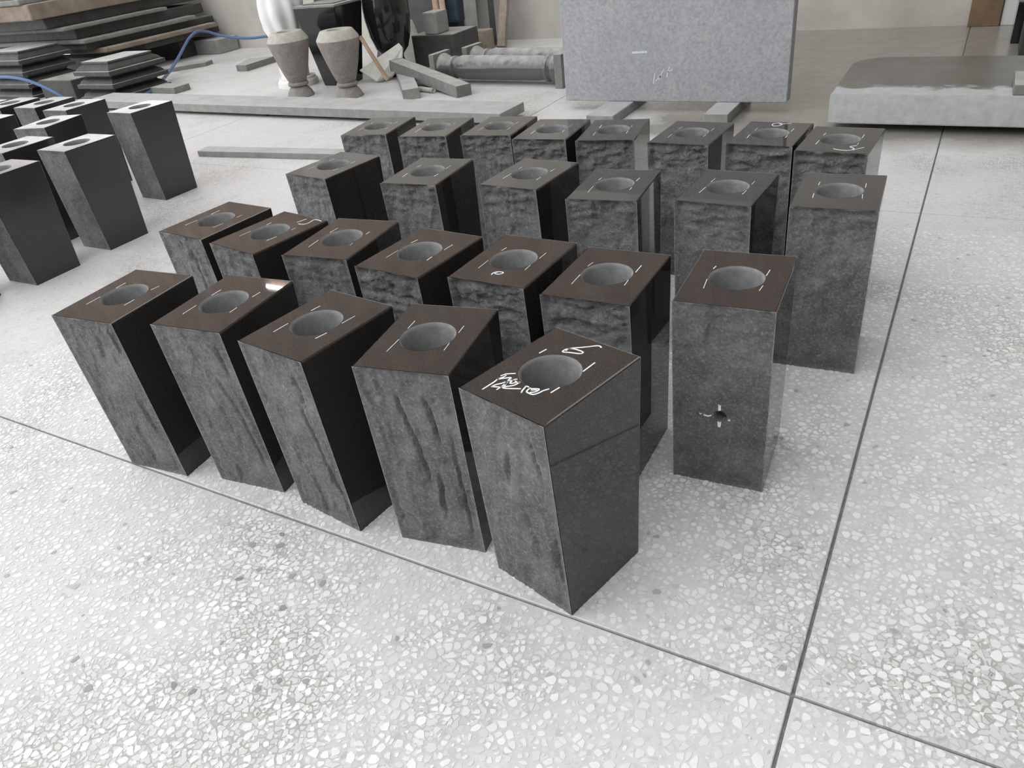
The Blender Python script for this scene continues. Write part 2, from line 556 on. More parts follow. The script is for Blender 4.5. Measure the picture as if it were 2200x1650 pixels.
def body_mesh():
    r = .003
    prof = [(0, 0), (0, H - r), (r * .3, H - r * .3), (r, H), (W - r, H), (W - r * .3, H - r * .3), (W, H - r), (W, 0)]
    vs, fs = [], []
    g = .0012
    for x, z in prof:
        vs.append((x, yf(z) + g, z)); vs.append((x, yb(z) - g, z))
    n = len(prof)
    for i in range(n - 1):
        if i == 3: continue
        fs.append((2 * i, 2 * i + 1, 2 * i + 3, 2 * i + 2))
    fs.append((0, 2 * (n - 1), 2 * (n - 1) + 1, 1))
    # top with the round hole
    S = 48
    a0 = len(vs)
    x0, x1, y0, y1 = r, W - r, yf(H) + g, yb(H) - g
    for k in range(S):
        a = 2 * math.pi * k / S
        vs.append((HX + HR * math.cos(a), HY + HR * math.sin(a), H))
    b0 = len(vs)
    for k in range(S):
        a = 2 * math.pi * k / S
        c, s = math.cos(a), math.sin(a)
        tx = ((x1 - HX) / c if c > 0 else (x0 - HX) / c) if abs(c) > 1e-9 else 9
        ty = ((y1 - HY) / s if s > 0 else (y0 - HY) / s) if abs(s) > 1e-9 else 9
        t = min(tx, ty)
        vs.append((HX + t * c, HY + t * s, H))
    for k in range(S):
        k2 = (k + 1) % S
        fs.append((a0 + k, a0 + k2, b0 + k2, b0 + k))
    corners = [(x1, y1), (x0, y1), (x0, y0), (x1, y0)]
    for cx, cy in corners:
        for k in range(S):
            k2 = (k + 1) % S
            p, q = vs[b0 + k], vs[b0 + k2]
            on = lambda v, ax, val: abs(v[ax] - val) < 1e-7
            if (on(p, 0, cx) and on(q, 1, cy) and not on(p, 1, cy) and not on(q, 0, cx)) or (on(p, 1, cy) and on(q, 0, cx) and not on(p, 0, cx) and not on(q, 1, cy)):
                vs.append((cx, cy, H))
                fs.append((b0 + k, b0 + k2, len(vs) - 1))
    bm = bmesh.new()
    bv = [bm.verts.new(v) for v in vs]
    for f in fs: bm.faces.new([bv[i] for i in f])
    bmesh.ops.recalc_face_normals(bm, faces=bm.faces)
    me = bpy.data.meshes.new('body')
    bm.to_mesh(me); bm.free()
    # outward check on the top
    for p in me.polygons:
        if abs(p.center.z - H) < 1e-6 and p.normal.z < 0:
            me.flip_normals(); break
    return me


def hole_mesh():
    c = .0045
    prof = [(HR + .0001, H + .0002), (HR - c * .35, H - c * .3), (HR - c, H - c * 1.6), (HR - c, H - .055), (HR - c * 1.6, H - .068), (HR * .72, H - .080), (HR * .4, H - .085), (0, H - .086)]
    vs, fs = [], []
    S = 48
    for r, z in prof:
        for k in range(S):
            a = 2 * math.pi * k / S
            vs.append((HX + r * math.cos(a), HY + r * math.sin(a), z))
    for i in range(len(prof) - 1):
        for k in range(S):
            k2 = (k + 1) % S
            fs.append((i * S + k, (i + 1) * S + k, (i + 1) * S + k2, i * S + k2))
    return mesh('flower_hole', vs, fs, True)


# long chisel gouges read off the front row: (u, z top, z bottom, drift, depth, width)
GOUGE = {
 4: [(.066, .335, .270, .010, .0060, .007), (.078, .270, .165, .012, .0055, .006), (.118, .335, .262, .008, .0075, .006), (.110, .165, .085, -.004, .0065, .008), (.150, .265, .05, .004, .0045, .005)],
 5: [(.075, .30, .24, -.006, .0050, .012), (.135, .36, .28, .012, .0030, .006), (.095, .20, .11, .02, .0030, .010), (.155, .17, .05, .004, .0035, .006)],
 3: [(.125, .345, .29, .006, .0040, .007), (.118, .275, .18, .016, .0055, .007), (.136, .17, .05, .016, .0055, .007)],
 2: [(.140, .36, .30, .006, .0045, .007), (.10, .30, .22, .03, .0030, .008), (.135, .20, .07, .014, .0040, .007)],
 1: [(.148, .38, .33, .006, .0055, .007), (.10, .35, .30, -.01, .0035, .016), (.13, .20, .12, .01, .0040, .008)],
 7: [(.105, .34, .20, .010, .0060, .010)],
}


def relief(u, z, seed, rug):
    """depth (metres, positive inwards) of the split face at u (across) and z (up)"""
    p = Vector((u * 13 + seed * 7.7, z * 7 + seed * 3.3, seed * 1.9))
    n1 = noise.fractal(p, 0.9, 2.1, 5)
    q = Vector((u * 30 + seed * 2.2 + n1 * .6, z * 5.5 + seed, seed))
    n2 = noise.noise(q)
    step = max(0.0, min(1.0, (n2 - .12) / .06))
    step2 = max(0.0, min(1.0, (noise.noise(q * 1.4 + Vector((9, 3, 1))) - .22) / .05))
    fine = noise.fractal(Vector((u * 75 + seed, z * 70, seed)), 1.0, 2.0, 4)
    mid = noise.fractal(Vector((u * 34 + seed * 1.3, z * 30, seed * 2.0)), .9, 2.0, 4)
    d = .0034 + .0032 * n1 + .0020 * step - .0020 * step2 + .0007 * fine + (.0006 + .0042 * rug) * mid
    for (gu, za, zb, dr, dep, wid) in GOUGE.get(seed, ()):
        if zb - .02 < z < za + .02:
            f = (za - z) / (za - zb)
            env = max(0.0, min(1.0, min(f + .25, 1.25 - f) * 2.2))
            cu = gu + dr * f + .0035 * noise.noise(Vector((z * 45, gu * 50, seed)))
            e = (u - cu) / wid
            # sharp lip on one side, shallow run-out on the other
            pr = max(0.0, 1 - abs(e) * 2.2) if e < 0 else max(0.0, 1 - e)
            d += 1.9 * dep * env * pr
    # rock pitched stretch right below the top arris
    tz = max(0.0, 1 - (H - z) / .13)
    sc = noise.fractal(Vector((u * 22 + seed * 5, z * 60 + seed, 2.2)), .8, 2.0, 4)
    d += rug * tz * (.0055 + .014 * sc)
    return d


def face_mesh(seed, rug, back=False, nu=34, nv=76, pit=None):
    vs, fs = [], []
    for j in range(nv + 1):
        z = H * j / nv
        for i in range(nu + 1):
            u = W * i / nu
            e = min(u, W - u)
            fade = min(1.0, e / .012) * min(1.0, (H - z) / .006 + .0) * min(1.0, z / .006 + .15)
            fade = fade * fade * (3 - 2 * fade)
            d = relief(u, z, seed, rug) * fade - .0002
            if pit:
                rr = math.hypot(u - pit[0], z - pit[1])
                if rr < pit[2] * 1.5:
                    d += .03 * max(0.0, min(1.0, (pit[2] * 1.3 - rr) / (pit[2] * .5)))
            d = max(d, -.004)
            y = yf(z) + d if not back else yb(z) - d
            vs.append((u, y, z))
    for j in range(nv):
        for i in range(nu):
            a = j * (nu + 1) + i
            f = (a, a + 1, a + nu + 2, a + nu + 1)
            fs.append(f if not back else f[::-1])
    return mesh('split_face', vs, fs, True)


def stroke_mesh(pts, w, z0=H, h=.0005):
    P = [Vector((a, b)) for a, b in pts]
    if len(P) > 3:
        Q = []
        for i in range(len(P) - 1):
            p0, p1, p2, p3 = P[max(i - 1, 0)], P[i], P[i + 1], P[min(i + 2, len(P) - 1)]
            for k in range(3):
                t = k / 3
                Q.append(.5 * ((2 * p1) + (p2 - p0) * t + (2 * p0 - 5 * p1 + 4 * p2 - p3) * t * t + (3 * p1 - p0 - 3 * p2 + p3) * t ** 3))
        P = Q + [P[-1]]
    L, Rr = [], []
    for i, p in enumerate(P):
        d = P[min(i + 1, len(P) - 1)] - P[max(i - 1, 0)]
        d.normalize()
        n = Vector((-d.y, d.x))
        ext = d * (w * .4) * (-1 if i == 0 else (1 if i == len(P) - 1 else 0))
        ww = w * (.5 if 0 < i < len(P) - 1 else .42)
        L.append(p + n * ww + ext); Rr.append(p - n * ww + ext)
    vs, fs = [], []
    for l, r in zip(L, Rr):
        vs += [(l.x, l.y, z0 + h), (r.x, r.y, z0 + h), (l.x, l.y, z0), (r.x, r.y, z0)]
    for i in range(len(P) - 1):
        a, b = 4 * i, 4 * i + 4
        fs += [(a, a + 1, b + 1, b), (a + 2, a, b, b + 2), (a + 1, a + 3, b + 3, b + 1)]
    e = 4 * (len(P) - 1)
    fs += [(0, 2, 3, 1), (e, e + 1, e + 3, e + 2)]
    return mesh('pen_stroke', vs, fs)


BODY = body_mesh(); HOLE = hole_mesh(); BACKS = [face_mesh(60 + k, .4, True, 12, 26) for k in range(3)]
BODY.materials.append(M_POL); HOLE.materials.append(M_CORE)
BODYL = BODY.copy(); BODYL.materials.clear(); BODYL.materials.append(M_HONE)
for b in BACKS: b.materials.append(M_SPLIT)

BLOCKS = {
 'A1': (-1.48, -0.02, 5.0), 'A2': (-1.223, 0.02, 5.7), 'A3': (-0.994, 0.028, -7.4), 'A4': (-0.729, 0.025, 9.2),
 'A5': (-0.525, 0.03, -15.4), 'A6': (-0.315, 0.389, 3.0),
 'B1': (-1.657, 0.394, -4.7), 'B2': (-1.444, 0.37, -9.1), 'B3': (-1.201, 0.36, 5.5), 'B4': (-0.99, 0.357, -5.1),
 'B5': (-0.762, 0.365, -2.0), 'B6': (-0.549, 0.347, 0.5),
 'C1': (-1.648, 0.85, -7.3), 'C2': (-1.282, 0.831, 4.4), 'C3': (-0.993, 0.872, -3.9), 'C4': (-0.72, 0.817, 5.4),
 'C5': (-0.469, 0.858, -2.4), 'C6': (-0.221, 0.869, 3.0),
 'D1': (-1.757, 1.236, 8.9), 'D2': (-1.523, 1.245, 7.6), 'D3': (-1.306, 1.282, 5.2), 'D4': (-1.11, 1.264, 4.6),
 'D5': (-0.903, 1.271, 9.0), 'D6': (-0.687, 1.279, -2.5), 'D7': (-0.474, 1.293, -2.8), 'D8': (-0.291, 1.257, -2.6),
 'L1': (-2.991, 0.909, 0.2), 'L2': (-3.286, 1.436, -1.8), 'L3': (-2.976, 0.577, 1.4), 'L4': (-3.296, 0.842, 2),
 'L5': (-3.531, 1.141, 12.7), 'L6': (-3.781, 1.441, 2.2), 'L7': (-4.08, 1.475, 1), 'L8': (-4.35, 1.455, 1),
 'L9': (-4.054, 1.138, 0), 'L10': (-4.554, 1.408, 0), 'L11': (-3.04, 0.294, 1),
}
LABEL = {
 'A1': 'black granite vase block with split front at the far left of the front row',
 'A2': 'second block from the left in the front row, bright lamp glint on its top',
 'A3': 'third block from the left in the front row, narrow split front turned left',
 'A4': 'fourth front-row block, split front scored by long vertical cracks',
 'A5': 'nearest granite vase block with white handwriting beside its round hole',
 'A6': 'block with a small drilled hole and white cross marks low on its front',
 'B1': 'leftmost block of the second row, behind the first two front-row blocks',
 'B2': 'second-row block with a white curl and dash drawn behind its hole',
 'B3': 'third block from the left in the second row, without handwriting',
 'B4': 'fourth second-row block, rugged rocky band below its front edge',
 'B5': 'second-row block with a tiny white figure eight before its hole',
 'B6': 'sixth second-row block, beside the one with the drilled front',
 'C1': 'leftmost block of the third row, near the thin stone strip',
 'C2': 'second block from the left in the third row',
 'C3': 'third block from the left in the third row, before the middle of the back row',
 'C4': 'fourth block in the third row, its right side mirroring the pale floor',
 'C5': 'fifth block in the third row, second from its right end',
 'C6': 'rightmost block of the third row, tall split front reaching the open floor',
 'D1': 'leftmost block of the back row, beside the long grey slab',
 'D2': 'second block from the left in the back row',
 'D3': 'third block from the left in the back row, at the end of the long slab',
 'D4': 'fourth block from the left in the back row',
 'D5': 'fifth back-row block, before the left bar under the upright slab',
 'D6': 'sixth back-row block, before the right bar under the upright slab',
 'D7': 'back-row block with a white looped figure behind its hole, touching its neighbour',
 'D8': 'rightmost block of the back row, marked with a white fifteen before its hole',
 'L1': 'block of the left group standing before the rightmost one, pale top with hole',
 'L2': 'rightmost and most separate block of the left group, beside the long slab',
 'L3': 'nearest whole block of the left group, cut by the left picture edge at its top',
 'L4': 'left group block just behind the nearest one, only its pale top showing',
 'L5': 'left group block turned slightly, between the near and the far line of tops',
 'L6': 'left group block in the far line, next to the most separate one',
 'L7': 'left group block in the far line, second from its right end',
 'L8': 'left group block in the far line, third from its right end',
 'L9': 'left group block at the picture edge, behind the second nearest top',
 'L10': 'left group block at the picture edge in the far line of tops',
 'L11': 'left group block almost wholly outside the picture, a dark sliver at the edge',
}
GROUPS = {'A': 'split-front granite vase blocks on the terrazzo', 'L': 'granite vase blocks of the left group'}
TICKS = [((.039, .055), (.0385, .090)), ((.039, .137), (.040, .156)), ((.134, .073), (.1345, .092)), ((.135, .136), (.1355, .158))]
WRITING = {
 'A5': [[(0.1055, 0.2109), (0.1011, 0.213), (0.0958, 0.2103), (0.0862, 0.2001), (0.0736, 0.1885), (0.065, 0.1803), (0.0626, 0.1749), (0.0624, 0.1685), (0.0651, 0.167), (0.0741, 0.1713), (0.0897, 0.1774), (0.0919, 0.1831), (0.085, 0.1847), (0.0745, 0.184), (0.0659, 0.1809), (0.0646, 0.1775), (0.0655, 0.1731)],
        [(0.0318, 0.0602), (0.0343, 0.068), (0.0451, 0.077)], [(0.0375, 0.0648), (0.0374, 0.059), (0.0338, 0.0508)], [(0.0345, 0.0501), (0.0476, 0.0648), (0.0497, 0.0582), (0.0534, 0.0472), (0.0537, 0.0295)], [(0.0416, 0.0301), (0.0427, 0.0376), (0.0478, 0.0456), (0.0503, 0.0518), (0.0561, 0.0401), (0.0425, 0.0307)], [(0.0503, 0.0518), (0.0549, 0.0618), (0.0587, 0.0667)], [(0.0549, 0.0618), (0.058, 0.0526), (0.0625, 0.0568), (0.0674, 0.0635), (0.067, 0.0521), (0.0567, 0.0394), (0.0627, 0.0391), (0.081, 0.0506)], [(0.0609, 0.0614), (0.0687, 0.0622)],
        [(0.0835, 0.0612), (0.0873, 0.0484), (0.0896, 0.0445)], [(0.0839, 0.0615), (0.0883, 0.0612)], [(0.0923, 0.0606), (0.0939, 0.0508), (0.1014, 0.0494), (0.1081, 0.0509), (0.1117, 0.0588), (0.113, 0.0662), (0.1166, 0.0741)], [(0.0936, 0.0593), (0.105, 0.0661), (0.1057, 0.0579), (0.1003, 0.052)], [(0.0977, 0.0578), (0.1035, 0.0618)]],
 'B2': [[(0.1184, 0.1756), (0.1334, 0.1792), (0.1387, 0.1908), (0.1347, 0.2084), (0.1395, 0.2142), (0.160, 0.2125)], [(0.1054, 0.1822), (0.1104, 0.2058)]],
 'B5': [[(0.0818, 0.0351), (0.0809, 0.0428), (0.0866, 0.0494), (0.0972, 0.0511), (0.1005, 0.0457), (0.0924, 0.04), (0.0825, 0.0433), (0.0878, 0.0474)]],
 'D7': [[(0.0688, 0.1913), (0.0696, 0.2063), (0.083, 0.2119), (0.0932, 0.202), (0.0899, 0.1868), (0.0766, 0.1813), (0.0688, 0.1913)], [(0.086, 0.2011), (0.1013, 0.2087), (0.1151, 0.2124)]],
 'D8': [[(0.0881, 0.0285), (0.1046, 0.0207), (0.1256, 0.0214), (0.134, 0.038), (0.1217, 0.0512), (0.1343, 0.0626)], [(0.1339, 0.0259), (0.1534, 0.0505)]],
}
A5_TICKS = [((.0352, .1442), (.0366, .1572)), ((.1274, .141), (.1264, .1689)), ((.1258, .0696), (.1269, .0856)), ((.0352, .0178), (.0354, .0405), (.034, .0521))]
rnd = random.Random(11)
for idx, (nm, (s, t, a)) in enumerate(BLOCKS.items()):
    root = empty('granite_vase_block', (s, t, 0), R(a))
    tag(root, LABEL[nm], 'vase block', GROUPS['L' if nm[0] == 'L' else 'A'])
    left = nm[0] == 'L'
    link('body', BODYL if left else BODY, None, root)
    tag(link('flower_hole', HOLE, None, root), 'matt grey core-drilled hole')
    rug = {'A': .25, 'B': .9, 'C': .6, 'D': .9, 'L': .2}[nm[0]]
    if nm in ('B1', 'B2', 'B3'): rug = .4
    pit = (.0875, .163, .0085) if nm == 'A6' else None
    res = (44, 100) if not left else (16, 36)
    if nm in ('A1', 'A2', 'A3', 'A4', 'A5'): res = (56, 128)
    if nm == 'A6': res = (52, 120)
    sf = face_mesh(idx + 1, rug, False, res[0], res[1], pit)
    link('split_face', sf, M_SPLIT, root)
    link('split_face', BACKS[idx % 3], None, root)
    if not left:
        for k, tk in enumerate(A5_TICKS if nm == 'A5' else TICKS):
            pts = [(x + (rnd.uniform(-.0015, .0015) if nm != 'A5' else 0), y + (rnd.uniform(-.006, .006) if nm != 'A5' else 0)) for x, y in tk]
            link('guide_mark', stroke_mesh(pts, rnd.uniform(.0011, .0021) if nm != 'A5' else .0028), M_PAINT, root)
    for st in WRITING.get(nm, []):
        link('pen_stroke', stroke_mesh(st, .0024 if nm != 'A5' else .0026), M_PAINT, root)
    if nm == 'A6':
        # paint marks around the small drilled hole: slim slabs lying on the sloping front
        for (u0, u1, z0, z1) in ((.0838, .0895, .1775, .1890), (.0842, .0905, .1400, .1510), (.058, .0725, .1610, .1640), (.0505, .0545, .1632, .1655), (.1035, .1075, .1590, .1620)):
            cs = []
            nn = 5
            for zz in (z0, z1):
                for i in range(nn + 1):
                    u = u0 + (u1 - u0) * i / nn + .0006 * math.sin(7 * i + zz * 900)
                    dd = relief(u, zz, idx + 1, rug)
                    cs.append((u, yf(zz) + dd - .0012, zz + .0006 * math.cos(5 * i)))
            m = len(cs)
            back = [(x, y + .0015, z) for x, y, z in cs]
            fs = [(i, i + 1, nn + 2 + i, nn + 1 + i) for i in range(nn)]
            fs += [(i, m + i, m + i + 1, i + 1) for i in range(nn)]
            fs += [(nn + 1 + i, nn + 2 + i, m + nn + 2 + i, m + nn + 1 + i) for i in range(nn)]
            link('paint_mark', mesh('paint_mark', cs + back, fs), M_PAINT, root)


# ------------------------------------------------------------------ slabs and bars
def stone(name, label, cat, me, mat, loc=(0, 0, 0), rz=0.0, group=None):
    o = link(name, me, mat, None, loc, rz)
    return tag(o, label, cat, group)


# upright sawn slab on two bars
stone('granite_slab', 'large upright grey granite slab standing on two stone bars', 'stone slab',
      box_mesh('granite_slab', -1.84, -.68, 3.135, 3.215, .05, 1.25, .005), M_GREY)
_slab = [o for o in bpy.data.objects if o.get('label', '').startswith('large upright')][0]
for (xa, za, xb, zb, wd) in ((-1.452, .288, -1.373, .290, .010), (-1.342, .139, -1.332, .188, .005), (-1.332, .150, -1.300, .176, .005), (-1.313, .156, -1.288, .205, .005), (-1.271, .172, -1.257, .220, .006), (-1.265, .195, -1.240, .205, .005)):
    link('chalk_mark', bar_mesh('chalk_mark', (xa, 3.1345, za), (xb, 3.1345, zb), .0012, wd, 0), M_CHALK, _slab)
stone('support_bar', 'grey stone bar under the left part of the upright slab', 'stone bar',
      box_mesh('support_bar', -1.60, -1.45, 2.86, 3.34, 0, .05, .008, rough=.002), M_GREYD, group='bars under the upright slab')
stone('support_bar', 'grey stone bar under the right part of the upright slab', 'stone bar',
      box_mesh('support_bar', -1.015, -.90, 2.92, 3.36, 0, .05, .004), M_GREYD, group='bars under the upright slab')

# thick slab at the right, rounded far corner, wet top
bm = bmesh.new()
pts = [(0, 0), (1.75, -.02), (1.75, .72), (.09, .75)]
out = pts[:3]
for k in range(7):
    a = R(90 + 90 * k / 6)
    out.append((.14 + .14 * math.cos(a), .61 + .14 * math.sin(a)))
lo = [bm.verts.new((x, y, .035)) for x, y in out]
hi = [bm.verts.new((x, y, .155)) for x, y in out]
bm.faces.new(lo[::-1]); bm.faces.new(hi)
for k in range(len(out)):
    k2 = (k + 1) % len(out)
    bm.faces.new((lo[k], lo[k2], hi[k2], hi[k]))
bmesh.ops.bevel(bm, geom=[e for e in bm.edges if abs(e.verts[0].co.z - e.verts[1].co.z) < 1e-5], offset=.004, segments=2, affect='EDGES')
stone('granite_slab', 'thick grey slab lying at the right with wet dark top and dusty front edge', 'stone slab',
      from_bm('granite_slab', bm), M_WETSLAB, (-.45, 2.86, 0))
for x in (-.15, .85):
    stone('support_bar', 'low bar under the thick slab, ' + ('nearer its left end' if x < 0 else 'further along to the right'), 'stone bar',
          box_mesh('support_bar', x, x + .1, 3.0, 3.5, 0, .035, .003), M_DARKST)
stone('stone_offcut', 'pale topped stone offcut lying on the thick wet slab', 'stone block',
      box_mesh('stone_offcut', .215, .62, 2.86, 3.1, .155, .195, .004), M_GREYG)
o = empty('stone_block', (.24, 4.35, 0)); tag(o, 'dark stepped stone block at the right picture edge behind the thick slab', 'stone block')
link('lower_step', box_mesh('lower_step', .02, .42, 0, .3, 0, .16, .005), M_DARKST, o)
link('upper_step', box_mesh('upper_step', -.02, .40, .36, .66, 0, .22, .005), M_BLACK, o)
link('joining_plate', box_mesh('joining_plate', .05, .40, .28, .38, 0, .10, .003), M_DARKST, o)

# long slab lying behind the rows
stone('long_slab', 'long low grey slab lying on the floor behind the back row', 'stone slab',
      box_mesh('long_slab', -1.86, 1.86, -.125, .125, .02, .072, .004), M_GREYD, (-3.90, 2.965, 0), R(-2.2))
for k, x in enumerate((-5.1, -3.9, -2.7)):
    stone('support_bar', ('left', 'middle', 'right')[k] + ' flat packer hidden in shadow under the long slab', 'stone bar',
          box_mesh('support_bar', x - .04, x + .04, 2.88, 3.06, 0, .02, .002), M_DARKST)
stone('stone_strip', 'thin grey stone strip on the floor left of the third row', 'stone strip',
      box_mesh('stone_strip', -.52, .52, -.045, .045, 0, .032, .004, rough=.002, cuts=0), M_GREYD, (-3.06, 2.14, 0), R(4.5))

# bars beside the lying columns
stone('stone_bar', 'pale dusty stone bar pointing at the viewer before the black urn', 'stone bar',
      bar_mesh('stone_bar', (-3.02, 3.33, .03), (-3.47, 3.88, .03), .105, .06), M_GREYD)
stone('stone_bar', 'grey-green stone bar lying across another bar by the columns', 'stone bar',
      bar_mesh('stone_bar', (-2.68, 3.42, .034), (-3.52, 3.88, .105), .10, .062), M_GREYG)
stone('short_rod', 'short pale round rod between the two crossed stone bars', 'rod',
      tube_mesh('short_rod', [(-3.11, 3.545, .016), (-2.96, 3.495, .016)], .016, 12, 1), M_DUSTY)


# ------------------------------------------------------------------ two turned columns lying down
def column(loc, rz, label, plate):
    o = empty('stone_column', loc, rz)
    tag(o, label, 'column', 'turned columns lying on the floor')
    link('shaft', lathe_mesh('shaft', [(0, .20), (.06, .20), (.064, .205), (.074, .24), (.075, .5), (.073, .85), (.066, .90), (0, .90)], 32, 'x'), M_COLM, o)
    link('neck_ring', lathe_mesh('neck_ring', [(0, .16), (.052, .16), (.07, .165), (.072, .185), (.06, .195), (.055, .205), (0, .205)], 32, 'x'), M_COLM, o)
    link('bell', lathe_mesh('bell', [(0, .07), (.085, .07), (.088, .085), (.078, .11), (.06, .14), (.05, .162), (0, .162)], 32, 'x'), M_COLM, o)
    link('base_ring', lathe_mesh('base_ring', [(0, .895), (.066, .895), (.078, .905), (.08, .925), (.068, .94), (.066, .95), (.086, .962), (.092, .985), (.088, 1.005), (0, 1.005)], 32, 'x'), M_COLM, o)
    link('base_plinth', box_mesh('base_plinth', 1.005, 1.06, -.098, .098, -.098, .098, .004), M_GREYG, o)
    if plate:
        link('head_plate', box_mesh('head_plate', .03, .072, -.095, .095, -.095, .095, .004), M_GREYG, o)
    return o


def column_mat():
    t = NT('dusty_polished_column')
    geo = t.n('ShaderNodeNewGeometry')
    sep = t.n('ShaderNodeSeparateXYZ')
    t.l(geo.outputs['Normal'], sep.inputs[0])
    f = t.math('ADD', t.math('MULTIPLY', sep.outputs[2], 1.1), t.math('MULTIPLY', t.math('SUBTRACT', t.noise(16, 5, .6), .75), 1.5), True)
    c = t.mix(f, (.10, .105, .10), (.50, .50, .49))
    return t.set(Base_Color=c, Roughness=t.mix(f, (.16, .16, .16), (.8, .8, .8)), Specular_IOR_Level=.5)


M_COLM = column_mat()
column((-3.14, 3.81, .098), R(-5), 'near turned dark column lying beside the upright slab', True)
column((-3.02, 4.04, .098), R(-5), 'far dusty turned column lying behind another one', True)


# ------------------------------------------------------------------ urns, planter, statue
def urn(loc, label):
    o = empty('granite_urn', loc)
    tag(o, label, 'urn', 'brown granite urns')
    link('body', lathe_mesh('body', [(0, .098), (.058, .098), (.066, .11), (.082, .15), (.104, .22), (.126, .30), (.140, .352), (.140, .362)], 40), M_URN, o)
    link('shoulder', lathe_mesh('shoulder', [(.140, .362), (.1375, .372), (.108, .415), (.104, .418), (.062, .418), (.058, .41), (.058, .30), (0, .30)], 40), M_URNTOP, o)
    link('collar', lathe_mesh('collar', [(0, .070), (.052, .070), (.068, .074), (.072, .084), (.068, .095), (.058, .100), (0, .100)], 40), M_URN, o)
    link('foot', lathe_mesh('foot', [(0, 0), (.092, 0), (.094, .006), (.082, .035), (.064, .06), (.052, .072), (0, .072)], 40), M_URN, o)


urn((-4.03, 3.40, 0), 'left of the two brown granite urns, before the white statue')
urn((-3.58, 3.39, 0), 'right of the two brown granite urns, before the black planter')


def taper_box(name, c, z0, z1, w0, w1, d0, d1, bev=.004):
    bm = bmesh.new()
    bmesh.ops.create_cube(bm, size=1.0)
    for v in bm.verts:
        top = v.co.z > 0
        v.co = Vector((c[0] + v.co.x * (w1 if top else w0), c[1] + v.co.y * (d1 if top else d0), z1 if top else z0))
    bmesh.ops.bevel(bm, geom=list(bm.edges), offset=bev, segments=2, affect='EDGES')
    return from_bm(name, bm)


o = empty('stone_planter', (-3.97, 3.80, 0)); tag(o, 'tall tapered black stone planter with pale rim behind the right urn', 'planter')
link('body', taper_box('body', (0, 0), 0, .52, .20, .38, .20, .30), M_BLACK, o)
link('rim', taper_box('rim', (0, 0), .52, .535, .385, .39, .305, .31), M_GREYD, o)
link('soil_recess', taper_box('soil_recess', (0, 0), .535, .540, .28, .28, .20, .20, .001), M_DARKST, o)

o = empty('black_urn', (-3.70, 4.10, 0)); tag(o, 'large glossy black round urn behind the wooden handle', 'urn')
link('foot', lathe_mesh('foot', [(0, 0), (.165, 0), (.17, .012), (.165, .03), (.14, .036), (.135, .05), (.12, .058), (0, .058)], 44), M_BLACK, o)
link('stem', lathe_mesh('stem', [(0, .055), (.105, .055), (.085, .08), (.072, .11), (.078, .14), (0, .14)], 44), M_BLACK, o)
link('bowl', lathe_mesh('bowl', [(0, .135), (.08, .135), (.12, .18), (.15, .27), (.165, .38), (.167, .46), (.158, .56), (.15, .60), (.17, .63), (.175, .65), (.14, .655), (.13, .55), (0, .5)], 44), M_BLACK, o)

# white draped statue
def statue():
    o = empty('marble_statue', (-4.36, 3.74, 0))
    tag(o, 'white marble statue of a draped figure behind the left urn', 'statue')
    link('plinth', lathe_mesh('plinth', [(0, 0), (.15, 0), (.15, .035), (.135, .05), (.135, .06), (0, .06)], 32), M_MARBLE, o)
    prof = [(.10, .05), (.105, .12), (.112, .2), (.125, .3), (.145, .4), (.165, .48), (.17, .55), (.15, .65), (.12, .75), (.115, .85), (.14, .95), (.155, 1.03), (.12, 1.10), (.055, 1.13), (.045, 1.16)]
    n = 72
    vs, fs = [], []
    for r, z in prof:
        for k in range(n):
            a = 2 * math.pi * k / n
            fold = .5 + .5 * math.sin(a * 9 + z * 5 + 1.4 * noise.noise(Vector((math.cos(a) * 2, math.sin(a) * 2, z * 4))))
            am = .028 if z < .9 else .008
            sw = noise.noise(Vector((math.cos(a) * 1.6, math.sin(a) * 1.6, z * 6))) * .03 * (1 if z < .9 else .3)
            rr = r - am * fold + sw
            vs.append((rr * math.cos(a) * 1.08, rr * math.sin(a) * .9, z))
    for i in range(len(prof) - 1):
        for k in range(n):
            k2 = (k + 1) % n
            fs.append((i * n + k, i * n + k2, (i + 1) * n + k2, (i + 1) * n + k))
    fs.append(tuple(range((len(prof) - 1) * n, len(prof) * n)))
    link('robe', mesh('robe', vs, fs, True), M_MARBLE, o)
    hv, hf = [], []
    nz_, na = 18, 24
    for i in range(nz_ + 1):
        f = i / nz_
        ph = math.pi * f
        for k in range(na):
            a = 2 * math.pi * k / na
            r = math.sin(ph) * (.075 if f < .5 else .085)
            nose = .016 * math.exp(-((a - 1.5 * math.pi) / .18) ** 2) * math.exp(-((f - .47) / .09) ** 2)
            eye = -.007 * (math.exp(-((a - 1.5 * math.pi - .38) / .2) ** 2) + math.exp(-((a - 1.5 * math.pi + .38) / .2) ** 2)) * math.exp(-((f - .54) / .05) ** 2)
            lip = .006 * math.exp(-((a - 1.5 * math.pi) / .3) ** 2) * math.exp(-((f - .30) / .03) ** 2)
            rr = r + nose + eye + lip
            hv.append((rr * math.cos(a) * .9, rr * math.sin(a), 1.155 + .215 * (1 - math.cos(ph)) / 2))
    for i in range(nz_):
        for k in range(na):
            k2 = (k + 1) % na
            hf.append((i * na + k, i * na + k2, (i + 1) * na + k2, (i + 1) * na + k))
    link('head', mesh('head', hv, hf, True), M_MARBLE, o)
    link('veil', lathe_mesh('veil', [(.145, 1.0), (.115, 1.12), (.098, 1.25), (.09, 1.33), (.06, 1.385), (0, 1.395)], 32), M_MARBLE, o).location = (0, .035, 0)
    for sx in (-1, 1):
        link('arm', tube_mesh('arm', [(sx * .135, 0, 1.03), (sx * .185, -.02, .90), (sx * .17, -.08, .78), (sx * .06, -.14, .80)], .042, 12, 5), M_MARBLE, o)


